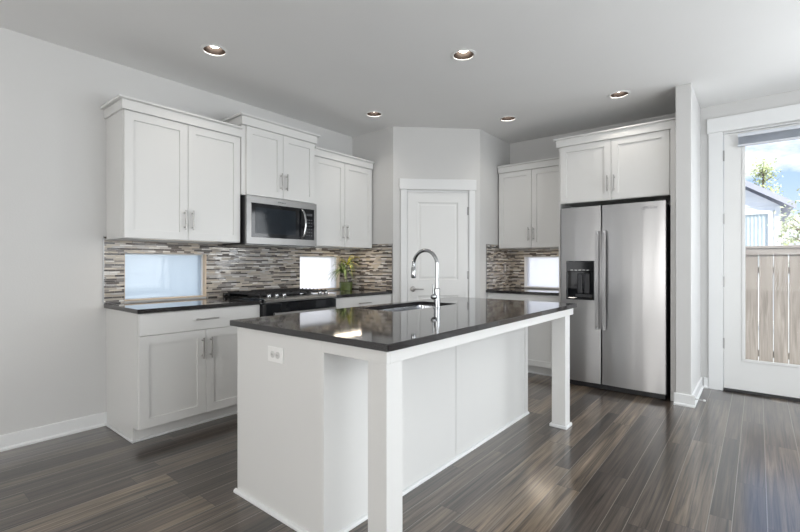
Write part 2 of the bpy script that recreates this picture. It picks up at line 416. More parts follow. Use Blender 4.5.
# ceiling with round holes for the recessed lights
CANS = [(.776, .461), (2.132, 1.661), (.761, 2.175), (1.764, 3.177), (2.835, 3.209)]
def ceiling():
    cu = bpy.data.curves.new('ceiling_outline', 'CURVE'); cu.dimensions = '2D'; cu.fill_mode = 'BOTH'; cu.extrude = .05
    def poly(pts):
        s = cu.splines.new('POLY'); s.points.add(len(pts)-1); s.use_cyclic_u = True
        for p, q in zip(s.points, pts): p.co = (*q, 0, 1)
    poly([(-.3, YF-.2), (XR+.2, YF-.2), (XR+.2, YB+.2), (-.3, YB+.2)])
    for x, y in CANS: poly([(x+.078*math.cos(a*PI/24), y+.078*math.sin(a*PI/24)) for a in range(48)])
    tmp = bpy.data.objects.new('tmp', cu); COL.objects.link(tmp)
    me = bpy.data.meshes.new_from_object(tmp.evaluated_get(bpy.context.evaluated_depsgraph_get()))
    bpy.data.objects.remove(tmp); bpy.data.curves.remove(cu)
    me.name = 'ceiling'; me.materials.clear(); me.materials.append(M_ceil)
    o = bpy.data.objects.new('ceiling', me); COL.objects.link(o); o.location = (0, 0, H+.05)
    struct(o, 'flat light grey painted ceiling with round recessed lights', 'ceiling')
ceiling()
mb = MB(); wall_holes(mb, YF, YB+.2, 0, H, [W1, W2], lambda u, t, z: (t, u, z), 0, -WT)
struct(mb.build('wall_left', M_wall), 'long light grey wall behind the range and left cabinets', 'wall')
DX0, DX1, DZ = 3.545, 4.475, 2.478         # patio door opening
mb = MB(); wall_holes(mb, 0, XR+.2, 0, H, [W3, (DX0, DX1, 0, DZ)], lambda u, t, z: (u, t, z), YB, YB+WT)
struct(mb.build('wall_back', M_wall), 'light grey back wall behind the refrigerator and around the glass door', 'wall')
struct(MB().box(XR, XR+.15, YF, YB+.2, 0, H).build('wall_right', M_wall), 'right side wall', 'wall')
struct(MB().box(-.2, XR+.2, YF-.15, YF, 0, H).build('wall_front', M_wall), 'wall at the near end of the room', 'wall')
struct(MB().box(0, PA, YRET, YRET+.10, 0, H).build('wall_pantry_left', M_wall), 'short grey wall at the left of the corner pantry', 'wall')
struct(MB().box(PB-.10, PB, PD, YB, 0, H).build('wall_pantry_right', M_wall), 'narrow grey wall at the right of the corner pantry', 'wall')
# diagonal wall in its own local frame: local x along the wall, y into the pantry
DL = (PB-PA)*math.sqrt(2); Q = PI/4
door_u0, door_u1, door_z = .148, DL-.124, 2.045
mb = MB(); wall_holes(mb, 0, DL, 0, H, [(door_u0, door_u1, 0, door_z)], lambda u, t, z: (u, t, z), 0, .11)
struct(mb.build('wall_pantry_front', M_wall, loc=(PA, PC, 0), rz=Q), 'diagonal grey wall holding the white pantry door', 'wall')
SX0, SX1, SY = 3.258, 3.375, 3.32
struct(MB().box(SX0, SX1, SY, YB, 0, H, .006, 2).build('wall_fridge_side', M_wall), 'short grey wall stub ending beside the refrigerator', 'wall')

def base_profile(h=.10, t=.014): return [(0, 0), (-t-.012, 0), (-t-.012, .012), (-t-.004, .020), (-t, .022), (-t, h-.004), (-t+.004, h), (0, h)]
# baseboards (profile extruded)
def bb_left():
    p = [(-a, z) for a, z in base_profile()]
    m_ = MB(); m_.prism(p, 1, YF, .018); o = m_.build('baseboard_left', M_trim)
    struct(o, 'white baseboard along the left wall up to the base cabinet', 'baseboard')
bb_left()
mb = MB()
p = [(SY+a, z) for a, z in base_profile()]; mb.prism(p, 0, SX0-.01, SX1+.026)
struct(mb.build('baseboard_stub', M_trim), 'white baseboard wrapping the end of the wall stub', 'baseboard')
mb = MB(); p = [(SX1-a, z) for a, z in base_profile()]; mb.prism(p, 1, SY-.01, YB)
struct(mb.build('baseboard_stub_side', M_trim), 'white baseboard on the right side of the wall stub', 'baseboard')
mb = MB(); p = [(YB+a, z) for a, z in base_profile()]; mb.prism(p, 0, SX1+.026, 3.439)
struct(mb.build('baseboard_back', M_trim), 'short white baseboard between wall stub and door casing', 'baseboard')
mb = MB(); p = [(YB+a, z) for a, z in base_profile()]; mb.prism(p, 0, 4.59, XR)
struct(mb.build('baseboard_right', M_trim), 'white baseboard right of the glass door', 'baseboard')
for a, b in ((0.0, .0825), (DL-.0585, DL)):
    mb = MB(); mb.box(a, b, -.014, 0, 0, .10, .002)
    struct(mb.build('baseboard_pantry', M_trim, loc=(PA, PC, 0), rz=Q), 'white baseboard beside the pantry door', 'baseboard')

# windows in the backsplash, and unseen ones added to light the room
def small_window(n, hole, axis, label):
    u0, u1, z0, z1 = hole
    if axis == 'x': loc, rz = (0, u0, 0), PI/2      # local x -> +y, local y -> -x
    else: loc, rz = (u0, YB, 0), 0
    w = u1-u0
    fm = MB(); wall_holes(fm, 0.001, w-.001, z0+.001, z1-.001, [(.012, w-.012, z0+.012, z1-.010)], lambda u, t, z: (u, t, z), .045, .10)
    f = fm.build('window_%d' % n, M_vinyl, loc=loc, rz=rz); struct(f, label, 'window')
    MB().box(.0125, w-.0125, .070, .078, z0+.0125, z1-.0105).build('pane', M_frostblue if n == 1 else M_frost, f)
    s_ = MB().box(.001, w-.001, -.012, .044, z0+.0005, z0+.010, .001).box(w-.009, w-.001, -.010, .044, z0+.0105, z1-.001, .001).box(.001, .007, .001, .044, z0+.0105, z1-.001, .001)
    s_.build('sill', M_trim if n == 3 else M_tan, f)
small_window(1, W1, 'x', 'low frosted window in the tiles above the left counter')
small_window(2, W2, 'x', 'bright frosted window in the tiles right of the range')
small_window(3, W3, 'y', 'bright frosted window in the tiles left of the refrigerator')
def added_window(n, loc, rz, w, z0, z1, label, nm):  # unseen window on a solid wall, added to carry a daylight lamp
    fm = MB(); wall_holes(fm, -w/2, w/2, z0, z1, [(-w/2+.06, -.03, z0+.06, z1-.06), (.03, w/2-.06, z0+.06, z1-.06)], lambda u, t, z: (u, t, z), -.05, 0)
    f = fm.build('window_%d' % n, M_trim, loc=loc, rz=rz); struct(f, label, 'window')
    MB().box(-w/2+.06, w/2-.06, -.015, -.005, z0+.06, z1-.06).build('pane', M_frost, f)
added_window(4, (XR, 1.0, 0), -PI/2, 4.4, .25, 2.45, 'large window in the right wall', 'r')
added_window(7, (5.30, YB, 0), 0, 1.34, .15, 2.40, 'tall window right of the glass patio door', 'b')
added_window(5, (3.2, YF, 0), PI, 4.2, .45, 2.45, 'large window in the near wall', 'f')
added_window(6, (0, -3.6, 0), PI/2, 1.8, .65, 2.25, 'window in the left wall behind the camera', 'l')

# ---------------------------------------------------------------- pantry door
def pantry_door():
    cs = MB()
    cs.box(.083, door_u0+.006, -.018, .0, 0, 2.055, .002).box(door_u1-.006, DL-.059, -.018, .0, 0, 2.055, .002)
    cs.box(.071, DL-.047, -.026, .0, 2.0555, 2.172, .002)
    struct(cs.build('trim_1', M_trim, loc=(PA, PC, 0), rz=Q), 'white flat casing and header around the pantry door', 'door trim')
    u0, u1 = door_u0+.014, door_u1-.014
    jm = MB().box(door_u0+.0005, u0-.002, 0.001, .11, 0, 2.04).box(u1+.002, door_u1-.0005, .001, .11, 0, 2.04).box(door_u0+.0005, door_u1-.0005, .001, .11, 2.0305, 2.0445)
    struct(jm.build('trim_2', M_trim, loc=(PA, PC, 0), rz=Q), 'white jamb of the pantry door', 'door trim')
    bm_ = MB(); bm = bm_.bm
    y0, y1 = .002, .037
    panels = [(u0+.115, u1-.115, .22, .86), (u0+.115, u1-.115, 1.035, 1.915)]
    z0, z1 = .012, 2.028
    wall_holes(bm_, u0, u1, z0, z1, panels, lambda u, t, z: (u, t, z), y0, y1)
    for (a, b, c, d) in panels:
        R = []
        for ins, dep in ((0, 0), (.010, .008), (.022, .010), (.040, .004)):
            R.append([bm.verts.new((x, y0+dep, z)) for x, z in ((a+ins, c+ins), (b-ins, c+ins), (b-ins, d-ins), (a+ins, d-ins))])
        for k in range(3):
            for i in range(4): bm.faces.new((R[k][i], R[k][(i+1) % 4], R[k+1][(i+1) % 4], R[k+1][i]))
        bm.faces.new(R[3])
    dr = bm_.build('door_1', M_door, loc=(PA, PC, 0), rz=Q); struct(dr, 'white two panel pantry door with a satin lever handle', 'door')
    hd = MB(); hx = u0+.062
    hd.lathe([(.031, 0), (.031, -.008), (.026, -.012), (.012, -.013), (.011, -.045)], (hx, y0, .935), 'y', 28)
    hd.tube([(hx, y0-.042, .935), (hx+.03, y0-.046, .935), (hx+.115, y0-.044, .933)], [.010, .009, .007], 12)
    hd.build('handle', M_nickel, dr, True)
    for z in (.25, 1.09, 1.82):
        MB().cyl((u1+.001, y0-.004, z-.045), .006, .09).box(u1-.012, u1+.001, y0-.0015, y0, z-.045, z+.045).build('hinge', M_edge, dr, True)
pantry_door()

# ---------------------------------------------------------------- patio door
def patio_door():
    y = YB
    cs = MB().box(3.439, DX0+.006, y-.02, y, 0, 2.487, .002).box(DX1-.006, 4.585, y-.02, y, 0, 2.487, .002).box(3.428, 4.596, y-.028, y, 2.4875, 2.627, .002)
    struct(cs.build('trim_3', M_trim), 'white wide casing around the glass patio door', 'door trim')
    jm = MB().box(DX0+.0005, DX0+.010, y+.001, y+WT, .0, DZ-.0005).box(DX1-.010, DX1-.0005, y+.001, y+WT, 0, DZ-.0005).box(DX0+.011, DX1-.011, y+.001, y+WT, DZ-.012, DZ-.0005)
    struct(jm.build('trim_4', M_trim), 'white jamb of the glass patio door', 'door trim')
    struct(MB().box(DX0+.011, DX1-.011, y-.012, y+WT, 0.0, .022, .003).build('trim_5', M_black), 'black threshold under the glass door', 'threshold')
    d0, d1 = DX0+.014, DX1-.014; z0, z1 = .026, DZ-.016
    g = (d0+.140, d1-.140, .30, 2.345+.05)
    fm = MB(); wall_holes(fm, d0, d1, z0, z1, [g], lambda u, t, z: (u, t, z), y+.004, y+.048)
    # glazing bead
    for (a, b, c, d) in ((g[0], g[1], g[2], g[2]+.018), (g[0], g[1], g[3]-.018, g[3]), (g[0], g[0]+.018, g[2]+.019, g[3]-.019), (g[1]-.018, g[1], g[2]+.019, g[3]-.019)):
        fm.box(a-.004, b+.004, y-.003, y+.0035, c-.004, d+.004, .002)
    dr = fm.build('door_2', M_door); struct(dr, 'white full glass patio door leading outside', 'door')
    MB().box(g[0], g[1], y+.022, y+.030, g[2], g[3]).build('pane', M_glass, dr)
    for z in (.455, 1.047, 1.649, 2.256):
        MB().cyl((d0-.004, y-.006, z-.05), .0065, .10).box(d0-.008, d0+.004, y-.002, y+.002, z-.05, z+.05).build('hinge', M_edge, dr, True)
    hd = MB().lathe([(.03, 0), (.03, -.008), (.012, -.012), (.011, -.04)], (d1-.06, y+.004, 1.0), 'y', 24).tube([(d1-.06, y-.035, 1.0), (d1-.17, y-.037, 1.0)], .008)
    hd.build('handle', M_nickel, dr, True)
    # pleated blind gathered at the top of the glass
    t = thing('window_blind', (3.665, y-.030, 2.318), 0, 'grey cellular blind raised to the top of the glass patio door', 'window blind')
    W = 4.355-3.665
    MB().box(0, W, -.022, .018, .088, .118, .003).build('headrail', M_blind, t)
    pl = MB()
    for k in range(7): pl.prism([(-.018, .021+k*.0095), (0, .0255+k*.0095-.0045), (.016, .021+k*.0095), (0, .0255+k*.0095+.0035)], 0, .004, W-.004)
    pl.build('pleated_shade', M_blind, t)
    MB().box(0, W, -.020, .016, 0, .018, .003).build('bottom_rail', M_blind, t)
patio_door()

# ---------------------------------------------------------------- backsplashes
TZ0, TZ1, TT = .9145, 1.425, .008
mb = MB(); wall_holes(mb, 0, YRET-.001, TZ0, TZ1, [(W1[0], W1[1], W1[2]-.011, W1[3]), (W2[0], W2[1], W2[2]-.011, W2[3]), (.016, .9225, 1.3985, TZ1), (1.7185, 2.5905, 1.3985, TZ1)], lambda u, t, z: (t, u, z), .0005, TT)
bs = mb.build('backsplash', M_tile); tag(bs, 'long brown and grey mosaic strip tile backsplash behind the range', 'backsplash')
MB().box(.0005, TT+.002, -.004, 0, TZ0, TZ1).build('edge_strip', M_edge, bs)
bs = MB().box(TT+.001, PA-.008, YRET-TT, YRET-.0005, TZ0, TZ1+.02).build('backsplash', M_tile); tag(bs, 'mosaic strip tile backsplash on the pantry wall right of the potted plant', 'backsplash')
MB().box(PA-.0078, PA-.004, YRET-TT-.001, YRET-.0005, TZ0, TZ1+.02).build('edge_strip', M_edge, bs)
mb = MB(); wall_holes(mb, PB+TT+.001, 2.20, TZ0, TZ1, [(W3[0], W3[1]-.0005, W3[2]-.011, W3[3]), (1.3665, 2.20, 1.4035, TZ1)], lambda u, t, z: (u, t, z), YB-TT, YB-.0005)
bs = mb.build('backsplash', M_tile); tag(bs, 'mosaic strip tile backsplash around the bright window left of the refrigerator', 'backsplash')
bs = MB().box(PB+.0005, PB+TT, 3.4605, YB-.0005, TZ0, TZ1+.025).build('backsplash', M_tile); tag(bs, 'glossy mosaic tile backsplash on the narrow pantry wall, holding a grey outlet', 'backsplash')
MB().box(PB+.0005, PB+TT+.001, 3.456, 3.46, TZ0, TZ1+.025).build('edge_strip', M_edge, bs)

# ---------------------------------------------------------------- cabinets
def pull(parent, x, y, z, length, vertical=True):
    """bar pull on a front whose face is at y"""
    m_ = MB(); h = length/2; o = .032
    if vertical:
        m_.cyl((x, y-o, z-h), .0058, length, 'z', 14)
        for q in (-h*.72, h*.72): m_.cyl((x, y-o, z+q), .0045, o, 'y', 10)
    else:
        m_.cyl((x-h, y-o, z), .0058, length, 'x', 14)
        for q in (-h*.72, h*.72): m_.cyl((x+q, y-o, z), .0045, o, 'y', 10)
    return m_.build('pull_handle', M_nickel, parent, True)
def crown(root, w, d, z, left, right, mat_=M_cab, tall=.078, wallpad=0.):
    m_ = MB(); a, b = (-.015 if left else 0), (w+.015 if right else w+wallpad)
    m_.box(a, b, -.036, d, z-.004, z-.004+tall-.012, .0015)
    a2, b2 = (-.038 if left else 0), (w+.038 if right else w+wallpad)
    z2 = z-.004+tall-.012
    m_.prism([(-.036, z2), (-.058, z2+.006), (-.058, z2+.018), (d, z2+.018), (d, z2)], 0, a2, b2)
    return m_.build('crown_moulding', mat_, root)
def wall_cab(name, loc, rz, w, d, h, label, ledge=0., redge=0., left=False, right=False, splits=2, crown_tall=.078, rpad=0.):
    t = thing(name, loc, rz, label, 'cabinet')
    # carcass with an open underside lip
    m_ = MB().box(0, w, 0, d, .018, h, .001).box(0, .018, 0, d, 0, .0175).box(w-.018, w, 0, d, 0, .0175).box(.0185, w-.0185, .0, .018, 0, .0175)
    m_.build('cabinet_box', M_cab, t)
    x0, x1 = ledge+.003, w-redge-.003; dw = (x1-x0)/splits
    zlo, zhi = .003, h-.006
    for k in range(splits):
        a, b = x0+k*dw+.002, x0+(k+1)*dw-.002
        dr = MB().shaker(a, b, zlo, zhi, .060, .020, .011, -.0005).build('cabinet_door', M_cab, t)
        px = b-.028 if k % 2 == 0 else a+.028
        pull(dr, px, -.0205, zlo+.155, .155)
    crown(t, w, d, h, left, right, tall=crown_tall, wallpad=rpad)
    return t
R90 = PI/2
DEP = .330
wall_cab('upper_cabinet', (DEP, .017, 1.400), R90, .904, DEP-.0005, .915, 'white shaker upper cabinet above the left window, nearest end of the run', left=True)
wall_cab('upper_cabinet', (.362, .9215, 1.818), R90, .795, .3615, .605, 'short white upper cabinet directly above the microwave', ledge=.032, left=True, right=True, crown_tall=.082)
wall_cab('upper_cabinet', (DEP, 1.720, 1.400), R90, .869, DEP-.0005, .915, 'white upper cabinet right of the microwave, beside the grey pantry wall')
wall_cab('upper_cabinet', (1.368, YB-DEP, 1.405), 0, .829, DEP-.0005, .915, 'white upper cabinet between pantry corner and refrigerator cabinet')
fc = wall_cab('upper_cabinet', (2.2005, 3.46, 1.838), 0, 1.010, YB-3.46-.0005, .592, 'deep white two door cabinet above the refrigerator', ledge=.02, redge=.008, left=True, crown_tall=.082, rpad=.046)
# end panels that carry the refrigerator cabinet
tag(MB().box(2.2005, 2.219, 3.46, YB-.0005, .0, 1.8375, .001).build('end_panel', M_cab), 'white tall end panel on the left side of the refrigerator', 'cabinet panel')
tag(MB().box(3.2115, 3.2575, 3.40, YB-.0005, 0, 2.4255, .001).build('end_panel', M_cab), 'white tall end panel between refrigerator and wall stub', 'cabinet panel')

def base_cab(loc, rz, w, d, label, end_left=False, drawers=1, doors=2, pulls=True, toe=.10, top=.884):
    t = thing('base_cabinet', loc, rz, label, 'cabinet')
    m_ = MB()
    # box with recessed toe kick; local y=0 is the box front
    side = [(0, toe), (.075, toe), (.075, 0), (d, 0), (d, top), (0, top)]
    m_.prism(side, 0, 0, w)
    m_.build('cabinet_box', M_cab, t)
    if True:
        MB().box(0 if not end_left else -.0, w, .060, .0745, 0, .016, .003).build('shoe_moulding', M_trim, t)
    if end_left:
        MB().box(-.014, -.0005, .055, d, 0, .018, .004).build('shoe_moulding', M_trim, t)
    dwid = (w-.006)/drawers; zd = .728
    for k in range(drawers):
        a, b = .003+k*dwid+.0015, .003+(k+1)*dwid-.0015
        f = MB().box(a, b, -.0205, -.0005, zd+.0015, top-.006, .0015).build('drawer', M_cab, t)
        pull(f, (a+b)/2, -.0205, (zd+top)/2+.003, .17, False)
    dw = (w-.006)/doors
    for k in range(doors):
        a, b = .003+k*dw+.0015, .003+(k+1)*dw-.0015
        dr = MB().shaker(a, b, toe+.004, zd-.0015, .062, .020, .009, -.0005).build('cabinet_door', M_cab, t)
        if pulls: pull(dr, (b-.030 if k % 2 == 0 else a+.030), -.0205, zd-.135, .155)
    return t
base_cab((.600, .017, 0), R90, .921, .5995, 'white base cabinet with one wide drawer under the left counter', end_left=True)
base_cab((.600, 1.722, 0), R90, .887, .5995, 'white base cabinet between the range and the pantry wall')
base_cab((1.355, 3.50, 0), 0, .844, .5995, 'white base cabinet under the far counter left of the refrigerator')

def counter(name, x0, x1, y0, y1, label, holes=None):
    if holes:
        mb = MB(); wall_holes(mb, x0, x1, y0, y1, [holes], lambda u, t, z: (u, z, t), .8845, .914)
    else: mb = MB().box(x0, x1, y0, y1, .8845, .914, .002, 1)
    return tag(mb.build(name, M_counter), label, 'countertop')
counter('countertop', .0005, .648, 0.0, .9395, 'dark polished countertop under the frosted window, left of the range')
counter('countertop', .0005, .643, 1.7205, YRET-.0005, 'dark polished countertop holding the potted plant, right of the range')
counter('countertop', PB+.0005, 2.2, 3.452, YB-.0005, 'dark polished countertop in the alcove left of the refrigerator')

# ---------------------------------------------------------------- range
def cooking_range():
    x0, x1, yb = .0, .7625, .655
    t = thing('gas_range', (.665, .9425, 0), R90, 'black and stainless slide-in gas range between the left wall cabinets', 'range')
    w = .775
    MB().box(0.001, w-.001, .0, .652, .0, .878, .002).build('body', M_black, t)
    MB().box(-.0015, w+.001, -.002, .655, .9155, .927, .002).box(.001, w-.001, .02, .652, .8785, .915).build('cooktop', M_blackgloss, t)
    # sloped stainless control panel along the front
    MB().prism([(-.0025, .892), (-.030, .896), (-.032, .910), (-.004, .929), (.060, .9335), (.060, .9275), (-.0025, .9275)], 0, -.0015, w+.001).build('control_panel', M_steelh, t)
    for x in (.055, .130, .205, .605, .680):
        k = MB().lathe([(.021, 0), (.021, .010), (.017, .012), (.016, .028), (.014, .031)], (0, 0, 0), 'z', 22).box(-.004, .004, -.015, .015, .031, .037, .001)
        k = k.build('knob', M_chrome, t, True); k.location = (x, .012, .931); k.rotation_euler = (math.radians(12), 0, 0)
    d = MB().box(.004, w-.004, -.030, -.0005, .195, .886, .004, 2).build('oven_door', M_blackgloss, t)
    hd = MB().tube([(.05, -.075, .800), (w-.05, -.075, .800)], .012, 16)
    for x in (.08, w-.08): hd.box(x-.010, x+.010, -.075, -.030, .791, .809, .002)
    hd.build('handle', M_steelh, d, True)
    MB().box(.10, w-.10, -.0315, -.0302, .33, .68, .0005).build('window', M_black, d)
    MB().box(.004, w-.004, -.028, -.0005, .055, .188, .004, 2).build('drawer', M_steelh, t)
    # burners
    for x, y in ((.19, .17), (.19, .45), (.388, .31), (.585, .17), (.585, .45)):
        MB().lathe([(.052, 0), (.050, .006), (.036, .008), (.036, .016), (.030, .019)], (x, y, .9275), 'z', 24).build('burner', M_iron, t, True)
    # three cast iron grates
    for gx0, gx1 in ((.015, .262), (.266, .509), (.513, .760)):
        g = MB()
        for x in (gx0+.008, (gx0+gx1)/2, gx1-.008): g.box(x-.006, x+.006, .075, .60, .948, .962, .002)
        for y in (.081, .17, .31, .45, .594): g.box(gx0+.002, gx1-.002, y-.006, y+.006, .948, .962, .002)
        for x in (gx0+.008, gx1-.008):
            for y in (.081, .594): g.box(x-.008, x+.008, y-.008, y+.008, .9275, .950, .002)
        for x in (gx0+.008, gx1-.008):
            for k in range(9): g.box(x-.005, x+.005, .10+k*.058, .112+k*.058, .962, .970, .001)
        g.build('grate', M_iron, t)
    MB().box(.0, w, .625, .652, .9275, .950, .004).build('rear_vent', M_blackgloss, t)
cooking_range()

# ---------------------------------------------------------------- lettering
def lettering(text, size, m, parent, loc, rot=(PI/2, 0, 0), name='lettering', shear=.25):
    cu = bpy.data.curves.new('txt', 'FONT'); cu.body = text; cu.size = size; cu.shear = shear; cu.extrude = .0006; cu.resolution_u = 3
    tmp = bpy.data.objects.new('tmp', cu); COL.objects.link(tmp)
    me = bpy.data.meshes.new_from_object(tmp.evaluated_get(bpy.context.evaluated_depsgraph_get()))
    bpy.data.objects.remove(tmp); bpy.data.curves.remove(cu)
    me.materials.clear(); me.materials.append(m); me.name = name
    o = bpy.data.objects.new(name, me); COL.objects.link(o); o.parent = parent; o.location = loc; o.rotation_euler = rot
    return o

# ---------------------------------------------------------------- microwave
def microwave():
    w, h, d = .768, .424, .3885
    t = thing('microwave', (.398, .934, 1.388), R90, 'stainless over-the-range microwave with black glass door', 'microwave')
    MB().box(0, w, .0005, d, 0, h, .003).build('body', M_black, t)
    fr = MB(); wall_holes(fr, .0, w, .004, h-.004, [(.045, w-.030, .062, h-.062)], lambda u, t_, z: (u, t_, z), -.024, -.0005)
    fr.build('front_frame', M_steelh, t)
    MB().box(.0455, w-.0305, -.0225, -.001, .0625, h-.0625, .001).build('door_glass', M_blackgloss, t)
    MB().box(.085, .515, -.0235, -.0228, .098, h-.098, .0).build('door_window', M_tint, t)
    hd = MB(); hx = .585
    pts = [(hx+.0, -.026, .075), (hx+.004, -.050, .10)]+[(hx+.008+.004*math.sin(PI*k/8), -.056-.012*math.sin(PI*k/8), .12+k*.023) for k in range(9)]+[(hx+.004, -.050, h-.10), (hx, -.026, h-.075)]
    hd.tube(pts, .0115, 14); hd.build('handle', M_chrome, t, True)
    cp = MB()
    for r in range(6):
        for c in range(3): cp.box(.640+c*.028, .658+c*.028, -.0236, -.0227, .10+r*.030, .112+r*.030)
    cp.box(.640, .714, -.0236, -.0227, .295, .318); cp.build('keypad', M_darkgrey, t)
    MB().box(.02, w-.02, .03, d-.03, -.004, -.0005).build('underside_filter', M_edge, t)
    lettering('Whirlpool', .020, M_darkgrey, t, (.315, -.0245, h-.040))
microwave()

# ---------------------------------------------------------------- refrigerator
def fridge():
    x0, y0 = 2.253, 3.420; w = .934
    t = thing('refrigerator', (x0, y0, 0), 0, 'stainless side-by-side refrigerator with ice dispenser in its left door', 'refrigerator')
    MB().box(.008, w-.008, .0005, .655, .022, 1.765, .004).build('body', M_darkgrey, t)
    MB().box(.012, w-.012, -.035, -.0005, .004, .052, .003).box(.03, w-.03, .001, .04, 0, .0215).build('base_grille', M_black, t)
    seam = .394; zb, zt = .058, 1.780
    def door(a, b, hole=None):
        m_ = MB(); n = 12; D = .062
        # gently bowed front: arc profile in plan, extruded vertically
        pts = [(a, -.004), (a, -D+.012)]
        for k in range(n+1):
            u = k/n; x = a+.004+(b-a-.008)*u; pts.append((x, -D-.010*math.sin(PI*u)))
        pts += [(b, -D+.012), (b, -.004)]
        if hole is None:
            m_.prism(pts, 2, zb, zt)
        else:
            hx0, hx1, hz0, hz1 = hole
            def yfront(x): u = (x-a-.004)/(b-a-.008); return -D-.010*math.sin(PI*max(0, min(1, u)))
            m_.prism(pts, 2, zb, hz0); m_.prism(pts, 2, hz1, zt)
            L_ = [p for p in pts if p[0] < hx0-1e-6]; L_ += [(hx0, yfront(hx0)), (hx0, -.004)]
            m_.prism(L_, 2, hz0, hz1)
            R_ = [(hx1, -.004), (hx1, yfront(hx1))]+[p for p in pts if p[0] > hx1+1e-6]
            m_.prism(R_, 2, hz0, hz1)
        return m_
    hole = (.062, .330, .862, 1.247)
    L = door(.004, seam-.003, hole).build('freezer_door', M_steel, t)
    R = door(seam+.003, w-.004).build('fridge_door', M_steel, t)
    # dispenser
    hx0, hx1, hz0, hz1 = hole
    ds = MB()
    ds.box(hx0+.001, hx1-.001, -.016, -.006, hz0+.001, hz1-.001)                 # back
    ds.box(hx0+.001, hx1-.001, -.076, -.0165, hz1-.105, hz1-.001, .003)          # control head
    ds.box(hx0+.001, hx0+.014, -.076, -.0165, hz0+.001, hz1-.106, .002).box(hx1-.014, hx1-.001, -.076, -.0165, hz0+.001, hz1-.106, .002)
    ds.box(hx0+.0145, hx1-.0145, -.080, -.0165, hz0+.001, hz0+.020, .003)
    ds = ds.build('ice_dispenser', M_blackgloss, L)
    kp = MB()
    for k in range(5): kp.box(hx0+.045+k*.038, hx0+.070+k*.038, -.0772, -.0762, hz1-.094, hz1-.088)
    kp.build('indicator', M_outlet, L)
    MB().box(hx0+.095, hx0+.145, -.034, -.0165, hz0+.06, hz1-.125, .010, 3).box(hx0+.160, hx0+.215, -.034, -.0165, hz0+.06, hz1-.125, .010, 3).box(hx0+.075, hx1-.035, -.0262, -.0165, hz0+.021, hz0+.055, .003).build('dispenser_paddle', M_darkgrey, L)
    for par, x, s in ((L, seam-.030, -1), (R, seam+.030, 1)):
        hm = MB(); zc0, zc1 = .585, 1.535
        pts = [(x, -.066, zc0+.012), (x, -.105, zc0+.008)]
        hm.box(x-.008, x+.008, -.118, -.067, zc0, zc0+.030, .003).box(x-.008, x+.008, -.118, -.067, zc1-.030, zc1, .003)
        n = 14; pf = [(-.108-.016*math.sin(PI*k/n), zc0+(zc1-zc0)*k/n) for k in range(n+1)]
        back = [(y+.016, z) for y, z in reversed(pf)]
        hm.prism(pf+back, 0, x-.017, x+.017)
        hm.build('door_handle', M_steel, par, True)
    for par, c in ((L, .05), (R, w-.05)): MB().box(c-.04, c+.04, -.05, .06, 1.7805, 1.792, .003).build('hinge_cover', M_black, par)
    lettering('Whirlpool', .028, M_grey, R, (.745, -.0716, 1.716))
    MB().tube([(.80+.062*math.cos(a*PI/12), -.0715, 1.722+.017*math.sin(a*PI/12)) for a in range(-2, 17)], .0012, 6).build('emblem_ring', M_grey, R)
fridge()

